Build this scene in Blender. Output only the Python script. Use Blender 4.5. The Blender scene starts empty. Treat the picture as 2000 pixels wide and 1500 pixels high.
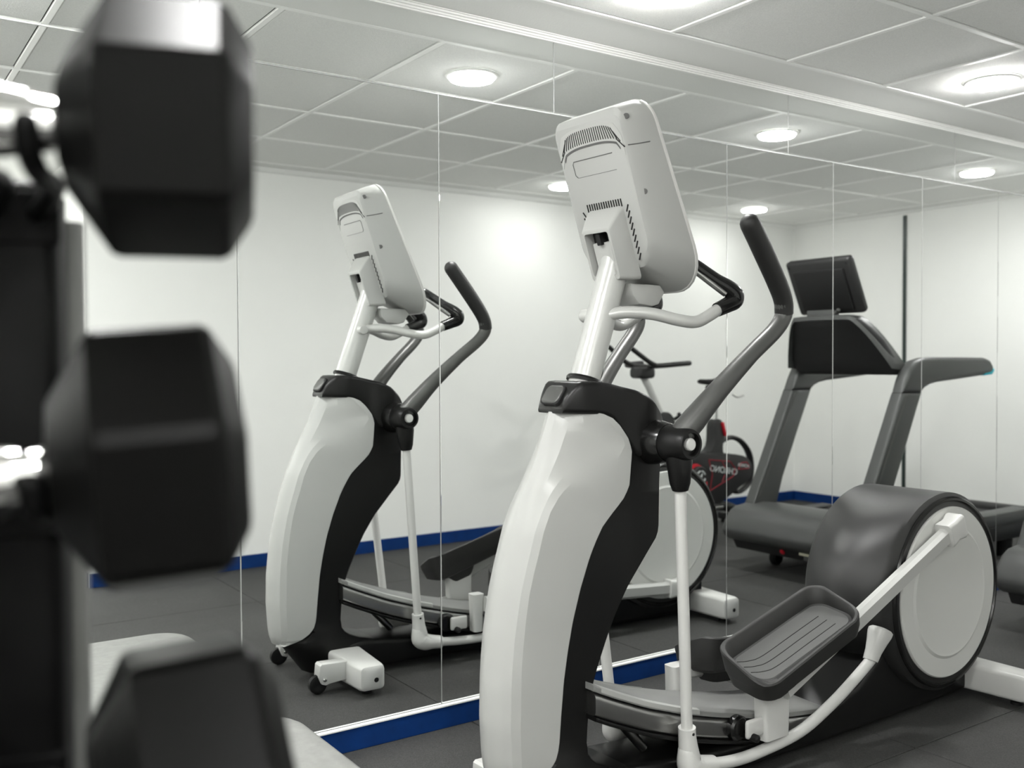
import bpy, bmesh, math, random
from mathutils import Vector, Matrix
random.seed(7)
PI = math.pi
sc = bpy.context.scene
COL = sc.collection

# ------------------------------------------------------------------ camera, world, exposure
cam_data = bpy.data.cameras.new('camera')
cam = bpy.data.objects.new('camera', cam_data)
COL.objects.link(cam)
sc.camera = cam
YAW, PITCH, ROLL = math.radians(34.5858), math.radians(1.3644), math.radians(-0.2315)
_f = Vector((math.sin(YAW) * math.cos(PITCH), math.cos(YAW) * math.cos(PITCH), -math.sin(PITCH)))
_r = Vector((math.cos(YAW), -math.sin(YAW), 0))
_u = _r.cross(_f)
_R = _r * math.cos(ROLL) + _u * math.sin(ROLL)
_U = -_r * math.sin(ROLL) + _u * math.cos(ROLL)
cam.matrix_world = Matrix(((_R.x, _U.x, -_f.x, 0.0), (_R.y, _U.y, -_f.y, -2.7638), (_R.z, _U.z, -_f.z, 1.1997), (0, 0, 0, 1)))
cam_data.sensor_width = 36
cam_data.lens = 1923.25 / 2000 * 36
cam_data.clip_start = 0.02
cam_data.dof.use_dof = True
cam_data.dof.focus_distance = 2.9
cam_data.dof.aperture_fstop = 2.8
sc.view_settings.view_transform = 'Standard'
sc.view_settings.look = 'None'
sc.view_settings.gamma = 1.0
sc.view_settings.use_curve_mapping = False
sc.view_settings.exposure = 0.10
world = bpy.data.worlds.new('world')
sc.world = world
world.use_nodes = True
world.node_tree.nodes['Background'].inputs[0].default_value = (0.05, 0.05, 0.05, 1)
LAMP = 225.0          # radiance of the LED diffusers in the row by the mirror and of the added fill lamps
LAMP_DIM = 60.0      # the row by the white wall is dimmer

# ------------------------------------------------------------------ materials
def mat(name, col, rough=0.5, metal=0.0, bump=0.0, bscale=200, spec=0.5, noise=0.0, nscale=8, coat=0.0, emit=0.0):
    m = bpy.data.materials.new(name)
    m.use_nodes = True
    nt = m.node_tree
    b = nt.nodes['Principled BSDF']
    b.inputs['Base Color'].default_value = (*col, 1)
    b.inputs['Roughness'].default_value = rough
    b.inputs['Metallic'].default_value = metal
    b.inputs['Specular IOR Level'].default_value = spec
    b.inputs['Coat Weight'].default_value = coat
    if emit:
        b.inputs['Emission Color'].default_value = (*col, 1)
        b.inputs['Emission Strength'].default_value = emit
    if bump or noise:
        tc = nt.nodes.new('ShaderNodeTexCoord')
    if noise:
        n = nt.nodes.new('ShaderNodeTexNoise')
        n.inputs['Scale'].default_value = nscale
        n.inputs['Detail'].default_value = 6
        nt.links.new(tc.outputs['Object'], n.inputs['Vector'])
        r = nt.nodes.new('ShaderNodeValToRGB')
        r.color_ramp.elements[0].position = 0.3
        r.color_ramp.elements[1].position = 0.7
        r.color_ramp.elements[0].color = (*[c * (1 - noise) for c in col], 1)
        r.color_ramp.elements[1].color = (*[min(1, c * (1 + noise)) for c in col], 1)
        nt.links.new(n.outputs['Fac'], r.inputs['Fac'])
        nt.links.new(r.outputs['Color'], b.inputs['Base Color'])
    if bump:
        n2 = nt.nodes.new('ShaderNodeTexNoise')
        n2.inputs['Scale'].default_value = bscale
        n2.inputs['Detail'].default_value = 4
        nt.links.new(tc.outputs['Object'], n2.inputs['Vector'])
        bp = nt.nodes.new('ShaderNodeBump')
        bp.inputs['Strength'].default_value = bump
        bp.inputs['Distance'].default_value = 0.002
        nt.links.new(n2.outputs['Fac'], bp.inputs['Height'])
        nt.links.new(bp.outputs['Normal'], b.inputs['Normal'])
    return m

M = {}
M['wall'] = mat('wall_paint', (0.88, 0.885, 0.858), 0.55, bump=0.12, bscale=60, noise=0.012, nscale=3)
M['ceil'] = mat('ceiling_board', (0.86, 0.865, 0.84), 0.8, bump=0.2, bscale=150)
M['tile'] = mat('ceiling_tile_fibre', (0.84, 0.845, 0.82), 0.9, bump=0.5, bscale=260, noise=0.05, nscale=220)
M['tee'] = mat('ceiling_grid_paint', (0.95, 0.955, 0.93), 0.35)
M['white_trim'] = mat('white_trim', (0.90, 0.905, 0.88), 0.4)
M['mirror'] = mat('mirror_silver', (0.93, 0.945, 0.935), 0.0, 1.0)
M['mirror_back'] = mat('mirror_backing', (0.32, 0.33, 0.32), 0.6)
M['blue'] = mat('blue_baseboard', (0.0, 0.027, 0.138), 0.6, spec=0.25, noise=0.15, nscale=14)
M['dark_trim'] = mat('dark_edge_strip', (0.02, 0.035, 0.03), 0.3)
M['silver'] = mat('silver_grey_plastic', (0.42, 0.424, 0.408), 0.34, 0.0, bump=0.03, bscale=900)
M['silver_side'] = mat('silver_grey_satin', (0.44, 0.444, 0.427), 0.4)
M['paint'] = mat('silver_painted_tube', (0.52, 0.524, 0.505), 0.28, 0.15)
M['white'] = mat('white_plastic', (0.62, 0.62, 0.60), 0.33)
M['console'] = mat('console_plastic', (0.395, 0.399, 0.383), 0.45, bump=0.04, bscale=1200)
M['disc'] = mat('disc_plastic', (0.62, 0.624, 0.60), 0.42, bump=0.04, bscale=1200)
M['black'] = mat('black_plastic', (0.007, 0.007, 0.0068), 0.34, bump=0.03, bscale=700, spec=0.25)
M['black_gloss'] = mat('black_gloss_plastic', (0.006, 0.006, 0.0058), 0.2)
M['black_matte'] = mat('black_matte', (0.008, 0.008, 0.008), 0.6, spec=0.3)
M['gap'] = mat('dark_gap', (0.006, 0.006, 0.006), 0.8)
M['seam'] = mat('seam_grey', (0.10, 0.10, 0.097), 0.7)
M['graphite'] = mat('graphite_paint', (0.085, 0.086, 0.082), 0.36, 0.3, bump=0.03, bscale=800)
M['grip'] = mat('grip_rubber', (0.010, 0.010, 0.0095), 0.5, bump=0.2, bscale=900)
M['pedal'] = mat('pedal_rubber', (0.020, 0.020, 0.019), 0.5, bump=0.05, bscale=500)
M['pedal_floor'] = mat('pedal_tread', (0.085, 0.086, 0.083), 0.6, bump=0.25, bscale=700)
M['ramp'] = mat('ramp_grey', (0.21, 0.212, 0.205), 0.5, bump=0.1, bscale=600)
M['ramp_lip'] = mat('ramp_lip_grey', (0.42, 0.425, 0.41), 0.45)
M['steel'] = mat('brushed_steel', (0.42, 0.42, 0.41), 0.3, 1.0)
M['chrome'] = mat('chrome', (0.85, 0.85, 0.84), 0.07, 1.0)
M['drum'] = mat('housing_black', (0.017, 0.017, 0.0165), 0.44, bump=0.05, bscale=900)
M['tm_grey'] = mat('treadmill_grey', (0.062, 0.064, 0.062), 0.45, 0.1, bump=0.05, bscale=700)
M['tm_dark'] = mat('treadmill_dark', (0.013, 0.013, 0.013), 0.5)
M['belt'] = mat('treadmill_belt', (0.03, 0.03, 0.03), 0.75, bump=0.2, bscale=400)
M['cyan'] = mat('cyan_sensor', (0.0, 0.40, 0.50), 0.4)
M['red'] = mat('red_plastic', (0.45, 0.008, 0.02), 0.4)
M['red_print'] = mat('red_print', (0.30, 0.01, 0.025), 0.5)
M['label'] = mat('pale_label', (0.55, 0.53, 0.40), 0.6)
M['print'] = mat('pale_print', (0.55, 0.58, 0.57), 0.5)
M['rubber'] = mat('dumbbell_rubber', (0.004, 0.004, 0.0038), 0.42, bump=0.08, bscale=300, spec=0.09)
M['rack'] = mat('rack_black', (0.003, 0.003, 0.003), 0.5, spec=0.12)
M['joint'] = mat('mirror_joint', (0.34, 0.345, 0.335), 0.3)
M['vinyl'] = mat('grey_vinyl', (0.27, 0.273, 0.26), 0.5, bump=0.6, bscale=38, noise=0.08, nscale=30)
M['screen'] = mat('dark_screen', (0.01, 0.01, 0.012), 0.12)
M['lamp'] = mat('lamp_diffuser', (1.0, 1.0, 0.985), 0.5, emit=LAMP)
M['lamp_dim'] = mat('lamp_diffuser_dim', (1.0, 1.0, 0.985), 0.5, emit=LAMP_DIM)

def floor_material():
    m = mat('rubber_floor', (0.05, 0.05, 0.049), 0.72)
    nt = m.node_tree
    b = nt.nodes['Principled BSDF']
    geo = nt.nodes.new('ShaderNodeNewGeometry')
    vo = nt.nodes.new('ShaderNodeTexVoronoi')
    vo.inputs['Scale'].default_value = 330
    nt.links.new(geo.outputs['Position'], vo.inputs['Vector'])
    r = nt.nodes.new('ShaderNodeValToRGB')
    r.color_ramp.elements[0].position = 0.0
    r.color_ramp.elements[0].color = (0.021, 0.021, 0.020, 1)
    r.color_ramp.elements[1].position = 1.0
    r.color_ramp.elements[1].color = (0.054, 0.054, 0.052, 1)
    nt.links.new(vo.outputs['Color'], r.inputs['Fac'])
    n = nt.nodes.new('ShaderNodeTexNoise')
    n.inputs['Scale'].default_value = 2.3
    n.inputs['Detail'].default_value = 8
    nt.links.new(geo.outputs['Position'], n.inputs['Vector'])
    mr = nt.nodes.new('ShaderNodeMapRange')
    mr.inputs[1].default_value = 0.3
    mr.inputs[2].default_value = 0.7
    mr.inputs[3].default_value = 0.82
    mr.inputs[4].default_value = 1.15
    nt.links.new(n.outputs['Fac'], mr.inputs[0])
    mx = nt.nodes.new('ShaderNodeMix')
    mx.data_type = 'RGBA'
    mx.blend_type = 'MULTIPLY'
    mx.inputs[0].default_value = 1.0
    nt.links.new(r.outputs['Color'], mx.inputs[6])
    nt.links.new(mr.outputs[0], mx.inputs[7])
    nt.links.new(mx.outputs[2], b.inputs['Base Color'])
    bp = nt.nodes.new('ShaderNodeBump')
    bp.inputs['Strength'].default_value = 0.35
    bp.inputs['Distance'].default_value = 0.001
    nt.links.new(vo.outputs['Distance'], bp.inputs['Height'])
    nt.links.new(bp.outputs['Normal'], b.inputs['Normal'])
    return m
M['floor'] = floor_material()

# ------------------------------------------------------------------ mesh helpers
def link(name, me, m, parent=None, angle=35):
    if m is not None:
        me.materials.clear()
        me.materials.append(M[m])
    for p in me.polygons:
        p.use_smooth = True
    me.set_sharp_from_angle(angle=math.radians(angle))
    o = bpy.data.objects.new(name, me)
    COL.objects.link(o)
    o.parent = parent
    return o

def from_bm(name, bm, m, parent=None, angle=35):
    bmesh.ops.recalc_face_normals(bm, faces=bm.faces)
    me = bpy.data.meshes.new(name)
    bm.to_mesh(me)
    bm.free()
    return link(name, me, m, parent, angle)

def add_box(bm, c, s, bevel=0.0, seg=2, rot=None):
    r = bmesh.ops.create_cube(bm, size=1.0)
    vs = r['verts']
    for v in vs:
        v.co = Vector((v.co.x * s[0], v.co.y * s[1], v.co.z * s[2]))
    if bevel:
        es = list({e for v in vs for e in v.link_edges})
        g = bmesh.ops.bevel(bm, geom=es, offset=bevel, segments=seg, profile=0.5, affect='EDGES')
        vs = list({v for f in g['faces'] for v in f.verts} | {v for v in vs if v.is_valid})
    for v in vs:
        co = v.co
        if rot is not None:
            co = rot @ co
        v.co = co + Vector(c)
    return vs

def box(name, c, s, m, parent=None, bevel=0.0, seg=2, rot=None):
    bm = bmesh.new()
    add_box(bm, c, s, bevel, seg, rot)
    return from_bm(name, bm, m, parent)

def add_loft(bm, rings, cap0=True, cap1=True, closed=True):
    vr = [[bm.verts.new(p) for p in r] for r in rings]
    n = len(rings[0])
    for a, b in zip(vr[:-1], vr[1:]):
        for i in range(n if closed else n - 1):
            j = (i + 1) % n
            try:
                bm.faces.new((a[i], a[j], b[j], b[i]))
            except ValueError:
                pass
    if cap0:
        bm.faces.new(list(reversed(vr[0])))
    if cap1:
        bm.faces.new(vr[-1])

def loft(name, rings, m, parent=None, cap0=True, cap1=True, angle=35):
    bm = bmesh.new()
    add_loft(bm, rings, cap0, cap1)
    return from_bm(name, bm, m, parent, angle)

def catmull(pts, per=6):
    P = [Vector(p) for p in pts]
    out = []
    for i in range(len(P) - 1):
        p0 = P[i - 1] if i else P[0] * 2 - P[1]
        p1, p2 = P[i], P[i + 1]
        p3 = P[i + 2] if i + 2 < len(P) else P[-1] * 2 - P[-2]
        for k in range(per):
            t = k / per
            out.append(0.5 * ((2 * p1) + (-p0 + p2) * t + (2 * p0 - 5 * p1 + 4 * p2 - p3) * t * t + (-p0 + 3 * p1 - 3 * p2 + p3) * t ** 3))
    out.append(P[-1])
    return out

def add_tube(bm, path, radii, n=16, per=6, smooth=True, dome=(False, False), flat=1.0, upv=None):
    """sweep; radii a number or one per path point"""
    k = len(path)
    if not hasattr(radii, '__len__'):
        radii = [radii] * k
    if smooth and k > 2:
        pts = catmull(path, per)
        rr = []
        for i in range(k - 1):
            for j in range(per):
                t = j / per
                rr.append(radii[i] * (1 - t) + radii[i + 1] * t)
        rr.append(radii[-1])
    else:
        pts = [Vector(p) for p in path]
        rr = list(radii)
    if dome[0]:
        d = (pts[0] - pts[1]).normalized()
        r0 = rr[0]
        ex = [(pts[0] + d * r0 * math.sin(a), r0 * math.cos(a)) for a in (1.45, 1.1, 0.75, 0.38)]
        pts = [e[0] for e in ex] + pts
        rr = [e[1] for e in ex] + rr
    if dome[1]:
        d = (pts[-1] - pts[-2]).normalized()
        r0 = rr[-1]
        ex = [(pts[-1] + d * r0 * math.sin(a), r0 * math.cos(a)) for a in (0.38, 0.75, 1.1, 1.45)]
        pts = pts + [e[0] for e in ex]
        rr = rr + [e[1] for e in ex]
    tang = []
    for i in range(len(pts)):
        a = pts[max(0, i - 1)]
        b = pts[min(len(pts) - 1, i + 1)]
        tang.append((b - a).normalized())
    nrm = Vector(upv) if upv else (Vector((0, 0, 1)) if abs(tang[0].z) < 0.9 else Vector((1, 0, 0)))
    rings = []
    for p, t, r in zip(pts, tang, rr):
        nrm = (nrm - t * nrm.dot(t)).normalized()
        bi = t.cross(nrm)
        rings.append([p + (nrm * math.cos(2 * PI * i / n) * flat + bi * math.sin(2 * PI * i / n)) * r for i in range(n)])
    add_loft(bm, rings)

def tube(name, path, radii, m, parent=None, **kw):
    bm = bmesh.new()
    add_tube(bm, path, radii, **kw)
    return from_bm(name, bm, m, parent, 50)

def add_lathe(bm, prof, c, axis, n=32, ang0=0.0):
    """prof: (radius, along axis) pairs"""
    ax = Vector(axis).normalized()
    a = ax.orthogonal().normalized()
    b = ax.cross(a)
    c = Vector(c)
    rings = [[c + ax * h + (a * math.cos(2 * PI * i / n + ang0) + b * math.sin(2 * PI * i / n + ang0)) * max(r, 1e-4) for i in range(n)] for r, h in prof]
    add_loft(bm, rings)

def lathe(name, prof, c, axis, m, parent=None, n=32, angle=35, ang0=0.0):
    bm = bmesh.new()
    add_lathe(bm, prof, c, axis, n, ang0)
    return from_bm(name, bm, m, parent, angle)

def add_prism(bm, outline, y0, y1, bevel=0.0, seg=2):
    """outline in (x,z) extruded between y0 and y1"""
    a = [bm.verts.new((x, y0, z)) for x, z in outline]
    b = [bm.verts.new((x, y1, z)) for x, z in outline]
    n = len(outline)
    f0 = bm.faces.new(a)
    f1 = bm.faces.new(list(reversed(b)))
    for i in range(n):
        j = (i + 1) % n
        bm.faces.new((a[j], a[i], b[i], b[j]))
    bmesh.ops.recalc_face_normals(bm, faces=bm.faces)
    if bevel:
        es = list({e for f in (f0, f1) for e in f.edges})
        bmesh.ops.bevel(bm, geom=es, offset=bevel, segments=seg, profile=0.5, affect='EDGES')

def prism(name, outline, y0, y1, m, parent=None, bevel=0.0, seg=2, angle=35):
    bm = bmesh.new()
    add_prism(bm, outline, y0, y1, bevel, seg)
    return from_bm(name, bm, m, parent, angle)

def smooth_outline(pts, per=5, closed=False):
    v = [Vector((p[0], 0, p[1])) for p in pts]
    return [(p.x, p.z) for p in catmull(v, per)]

def rrect(hw, hh, r, n=6, cx=0.0, cy=0.0):
    out = []
    for sx, sy, a0 in ((1, 1, 0), (-1, 1, PI / 2), (-1, -1, PI), (1, -1, 3 * PI / 2)):
        for i in range(n + 1):
            a = a0 + PI / 2 * i / n
            out.append((cx + sx * (hw - r) + r * math.cos(a), cy + sy * (hh - r) + r * math.sin(a)))
    return out

def interp(table, x):
    t = sorted(table)
    if x <= t[0][0]:
        return t[0][1]
    for (a, va), (b, vb) in zip(t[:-1], t[1:]):
        if x <= b:
            return va + (vb - va) * (x - a) / (b - a)
    return t[-1][1]

def thing(name, label, cat, loc=(0, 0, 0), rz=0.0, group=None):
    o = bpy.data.objects.new(name, None)
    COL.objects.link(o)
    o.location = loc
    o.rotation_euler = (0, 0, rz)
    o.empty_display_size = 0.1
    tag(o, label, cat, group)
    return o

def tag(o, label, cat, group=None):
    o['label'] = label
    o['category'] = cat
    if group:
        o['group'] = group
    return o

def struct(o):
    o['kind'] = 'structure'
    return o

def copy_tree(o, parent=None):
    c = o.copy()
    COL.objects.link(c)
    c.parent = parent
    for ch in [x for x in bpy.data.objects if x.parent == o]:
        copy_tree(ch, c)
    return c

def share(o, name=None, loc=None, parent=None):
    c = o.copy()
    COL.objects.link(c)
    if name:
        c.name = name
    if loc is not None:
        c.location = loc
    if parent is not None:
        c.parent = parent
    return c

# ------------------------------------------------------------------ the room
XL, XR = -2.70, 6.7665          # left and right end walls
W = 2.80                        # the long white wall stands at y = -W
ZC = 2.3276                     # ceiling
ZB = 0.0766                     # top of the baseboard
XA = 1.10                       # the recess behind the camera ends here
YA = -4.60                      # back of the recess

def poly_slab(name, pts, z0, z1, m):
    bm = bmesh.new()
    a = [bm.verts.new((x, y, z0)) for x, y in pts]
    b = [bm.verts.new((x, y, z1)) for x, y in pts]
    n = len(pts)
    bm.faces.new(a)
    bm.faces.new(list(reversed(b)))
    for i in range(n):
        j = (i + 1) % n
        bm.faces.new((a[i], a[j], b[j], b[i]))
    return struct(from_bm(name, bm, m))

FOOT = [(XL - .1, .12), (XR + .1, .12), (XR + .1, -W - .1), (XA + .1, -W - .1), (XA + .1, YA - .1), (XL - .1, YA - .1)]
floor = poly_slab('floor', FOOT, -0.12, -0.006, 'seam')
ceiling = poly_slab('ceiling', FOOT, ZC + 0.016, ZC + 0.12, 'seam')  # slab coloured dark so the tile gaps read as shadow lines

# rubber floor tiles, one metre square, butted with fine joints
bm = bmesh.new()
add_box(bm, (0.5, -0.5, -0.003), (0.9965, 0.9965, 0.006), 0.0012, 1)
ft = from_bm('floor_tile', bm, 'floor', floor)
first = True
xs = [-3.27 + k for k in range(11)]
for x in xs:
    for j in range(5):
        y = 0.01 - j
        if x > XA and y < -W:
            continue
        x1 = min(x + 1, XR)
        y1 = max(y - 1, -W - 0.02) if x >= 0.73 else y - 1
        o = ft if first else share(ft)
        first = False
        sx, sy = (x1 - x), (y - y1)
        o.location = (x, y, 0)
        o.scale = (sx, sy, 1)

# suspended ceiling: mineral fibre tiles in a white grid
bm = bmesh.new()
add_box(bm, (0, 0, 0.008), (0.5715, 0.5715, 0.012), 0.003, 1)
ct = from_bm('ceiling_tile', bm, 'tile', ceiling)
GX = [2.4008 + 0.6 * k for k in range(-8, 8)]      # tee lines across the room
GY = [-0.2552 - 0.6 * k for k in range(0, 5)]      # tee lines along the room
GX = [x for x in GX if XL < x < XR]
first = True
for a, b in zip(GX[:-1], GX[1:]):
    for c, d in zip(GY[:-1], GY[1:]):
        o = ct if first else share(ct)
        first = False
        o.location = ((a + b) / 2, (c + d) / 2, ZC + random.uniform(0, 0.0015))
tx = box('ceiling_bar', (0, 0, 0), (0.022, GY[0] - GY[-1], 0.010), 'tee', ceiling, 0.0015, 1)
for k, x in enumerate(GX):
    o = tx if k == 0 else share(tx)
    o.location = (x, (GY[0] + GY[-1]) / 2, ZC + 0.0035)
ty = box('ceiling_bar', (0, 0, 0), (GX[-1] - GX[0], 0.022, 0.010), 'tee', ceiling, 0.0015, 1)
for k, y in enumerate(GY):
    o = ty if k == 0 else share(ty)
    o.location = ((GX[0] + GX[-1]) / 2, y, ZC + 0.003)
# plain border strips between grid and walls
box('ceiling_border', ((XL + XR) / 2, GY[0] / 2, ZC + 0.008), (XR - XL, -GY[0] - 0.02, 0.016), 'ceil', ceiling)
box('ceiling_border', ((XL + XR) / 2, (GY[-1] - W) / 2, ZC + 0.008), (XR - XL, W + GY[-1] - 0.02, 0.016), 'ceil', ceiling)
box('ceiling_border', ((GX[-1] + XR) / 2 + .006, (GY[0] + GY[-1]) / 2, ZC + 0.008), (XR - GX[-1] - 0.02, GY[0] - GY[-1], 0.016), 'ceil', ceiling)
box('ceiling_border', ((GX[0] + XL) / 2 - .006, (GY[0] + GY[-1]) / 2, ZC + 0.008), (GX[0] - XL - 0.02, GY[0] - GY[-1], 0.016), 'ceil', ceiling)

box('ceiling_border', ((XL + XA) / 2, (-W + YA) / 2, ZC + 0.008), (XA - XL, -YA - W, 0.016), 'ceil', ceiling)
# walls
H = ZC + 0.016
wall_mirror = struct(box('wall_mirror', ((XL + XR) / 2, 0.066, H / 2), (XR - XL + .2, 0.12, H), 'mirror_back'))
struct(box('wall_back', ((XA + XR) / 2 + .05, -W - 0.06, H / 2), (XR - XA + .1, 0.12, H), 'wall'))
struct(box('wall_right', (XR + 0.06, -W / 2, H / 2), (0.12, W, H), 'wall'))
struct(box('wall_left', (XL - 0.06, YA / 2, H / 2), (0.12, -YA, H), 'wall'))
struct(box('wall_recess_side', (XA + 0.06, (YA - W - .12) / 2, H / 2), (0.12, -YA - W - .12, H), 'wall'))
struct(box('wall_recess_back', ((XL + XA) / 2, YA - 0.06, H / 2), (XA - XL + .24, 0.12, H), 'wall'))

# mirror panels: tall lower row, low upper row, butted with fine joints
ZS, ZT = 2.0603, 2.3085
low = [0.956 + 0.6655 * k for k in range(-5, 9)]
low = [x for x in low if XL + .05 < x < XR - .05]
low = [XL + .004] + low + [XR - .004]
upr = [0.856 + 1.232 * k for k in range(-2, 5)]
upr = [x for x in upr if XL + .05 < x < XR - .05]
upr = [XL + .004] + upr + [XR - .004]
for edges, z0, z1 in ((low, ZB + .001, ZS - .0022), (upr, ZS + .0022, ZT)):
    for a, b in zip(edges[:-1], edges[1:]):
        box('mirror_panel', ((a + b) / 2, 0.003, (z0 + z1) / 2), (b - a - 0.0034, 0.006, z1 - z0), 'mirror', wall_mirror, 0.0008, 1)
for x in low[1:-1]:
    box('mirror_joint', (x, 0.0045, (ZB + ZS) / 2), (0.0024, 0.0085, ZS - ZB - .004), 'joint', wall_mirror)
for x in upr[1:-1]:
    box('mirror_joint', (x, 0.0045, (ZS + ZT) / 2), (0.0024, 0.0085, ZT - ZS - .004), 'joint', wall_mirror)
box('mirror_joint', ((XL + XR) / 2, 0.0042, ZS), (XR - XL - .01, 0.0090, 0.0040), 'joint', wall_mirror)
# moulding along the top of the mirror, three fine steps
tr = struct(prism('trim_1', [(0, 0), (0.0, 0.0195), (0.030, 0.0195), (0.030, 0.0165), (0.023, 0.0165), (0.021, 0.011), (0.014, 0.011), (0.012, 0.005), (0.006, 0.005), (0.005, 0.0)], XL, XR, 'white_trim'))
tr.matrix_world = Matrix(((0, 1, 0, 0), (-1, 0, 0, -0.0002), (0, 0, 1, ZT - 0.001), (0, 0, 0, 1)))
# coving on the white walls
for nm, a, b, rot in (('trim_2', XA, XR, 0), ):
    t = struct(prism(nm, [(0, 0.0), (0.0, 0.028), (0.028, 0.028), (0.026, 0.02), (0.018, 0.010), (0.008, 0.002)], a, b, 'white_trim'))
    t.matrix_world = Matrix(((0, 1, 0, 0), (1, 0, 0, -W), (0, 0, 1, ZC - 0.0275), (0, 0, 0, 1)))
t = struct(prism('trim_3', [(0, 0.0), (0.0, 0.020), (0.020, 0.020), (0.018, 0.012), (0.010, 0.004)], -W, 0, 'white_trim'))
t.matrix_world = Matrix(((-1, 0, 0, XR), (0, 1, 0, 0), (0, 0, 1, ZC - 0.0195), (0, 0, 0, 1)))
# dark vertical strip on the right wall
struct(box('trim_4', (XR - 0.006, -1.745, 1.185), (0.012, 0.028, 2.22), 'dark_trim', None, 0.002, 1))
# blue baseboards
struct(box('baseboard_mirror', ((XL + XR) / 2, -0.006, (ZB - .006) / 2), (XR - XL, 0.014, ZB - .006), 'blue', None, 0.0015, 1))
struct(box('trim_5', ((XL + XR) / 2, -0.0075, ZB - .003), (XR - XL, 0.017, 0.006), 'white_trim', None, 0.001, 1))
struct(box('baseboard_back', ((XA + XR) / 2, -W + 0.006, ZB / 2), (XR - XA, 0.012, ZB), 'blue', None, 0.0015, 1))
struct(box('baseboard_right', (XR - 0.006, -W / 2, ZB / 2), (0.012, W - .03, ZB), 'blue', None, 0.0015, 1))
struct(box('baseboard_left', (XL + 0.006, YA / 2, ZB / 2), (0.012, -YA - .03, ZB), 'blue', None, 0.0015, 1))
struct(box('baseboard_recess', (XA - 0.006, (YA - W) / 2, ZB / 2), (0.012, -YA - W - .03, ZB), 'blue', None, 0.0015, 1))

# ------------------------------------------------------------------ ceiling downlights
def downlight(x, y, m, label):
    t = thing('ceiling_downlight', label, 'ceiling light', (x, y, ZC), 0, 'round downlights in the tiled ceiling')
    lathe('trim_ring', [(0.092, 0.0), (0.106, 0.0), (0.107, -0.002), (0.103, -0.006), (0.095, -0.008), (0.090, -0.006)], (0, 0, 0), (0, 0, 1), 'white_trim', t, 40)
    lathe('diffuser', [(0.0905, 0.0), (0.0905, -0.012), (0.086, -0.018), (0.06, -0.0215), (0.0, -0.022)], (0, 0, 0), (0, 0, 1), m, t, 40)
    return t
for x, y, m, where in ((2.1008, -.5552, 'lamp', 'above the elliptical trainer console'), (3.9008, -.5552, 'lamp', 'between elliptical trainer and treadmill'), (5.7008, -.5552, 'lamp', 'above the treadmill deck'),
                       (.3008, -.5552, 'lamp', 'above the pale grey pad'), (-1.4992, -.5552, 'lamp', 'at the far end of the mirror wall'),
                       (3.9008, -2.30, 'lamp_dim', 'in front of the exercise bike'), (5.7008, -2.30, 'lamp_dim', 'in the corner behind the exercise bike'),
                       (.3008, -1.7552, 'lamp', 'above the dumbbell rack'), (-1.4992, -1.7552, 'lamp', 'added out of view for fill by the left end wall'),  # left end lamp is an unseen extra, lighting camera-side faces
                       (.2, -3.5, 'lamp', 'added as unseen fill at the mouth of the recess'), (-1.4, -3.5, 'lamp', 'added as unseen fill in the recess near the left wall'), (-.1, -4.2, 'lamp', 'added as unseen fill near the recess corner'), (-1.4, -4.2, 'lamp', 'added as unseen fill at the back of the recess')):  # recess lamps added out of view as soft side fill
    downlight(x, y, m, 'round flush LED ceiling downlight ' + where)

# ------------------------------------------------------------------ elliptical trainer
# local frame: x to the rear of the machine, y towards the mirror, z up; s = -y is the side facing the room
ET = thing('elliptical_trainer', 'silver and black elliptical trainer standing beside the mirror wall', 'elliptical', (1.623, -0.735, 0), math.radians(1.9))
def P(u, s, z):
    return Vector((u, -s, z))

# --- tower cover (silver shell)
T_f45 = [(1.07, -.076), (.967, -.122), (.86, -.183), (.78, -.221), (.70, -.246), (.63, -.265), (.52, -.287), (.40, -.299), (.30, -.301), (.21, -.295), (.176, -.290), (.134, -.276)]
T_c = [(1.07, -.030), (1.03, .000), (.986, .050), (.932, -.028), (.90, -.090), (.867, -.138), (.826, -.170), (.776, -.193), (.715, -.211), (.684, -.222), (.626, -.238), (.564, -.249), (.509, -.256), (.454, -.262), (.3, -.266), (.2, -.262), (.134, -.266)]
T_b = [(1.068, -.015), (1.059, .010), (1.046, .033), (1.018, .055), (.993, .073), (.961, .079), (.871, .073), (.838, .053), (.801, .013), (.773, -.016), (.735, -.040), (.699, -.059), (.625, -.089), (.546, -.114), (.47, -.131), (.40, -.143), (.312, -.152), (.252, -.157), (.226, -.160), (.205, -.167), (.188, -.181), (.172, -.204), (.160, -.234), (.150, -.272)]
T_sb = [(1.068, .082), (1.04, .096), (.96, .106), (.87, .102), (.80, .096), (.25, .094), (.2, .090), (.17, .084), (.150, .070)]
T_e = [(1.06, .195), (.99, .212), (.924, .210), (.881, .206), (.75, .203), (.728, .198), (.679, .154), (.606, .090), (.537, .044), (.478, .014), (.413, -.016), (.368, -.033), (.322, -.043), (.276, -.050), (.221, -.054), (.187, -.047), (.163, -.026), (.145, .015), (.125, .10), (.11, .20)]
NZ = 64
rings = []
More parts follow.
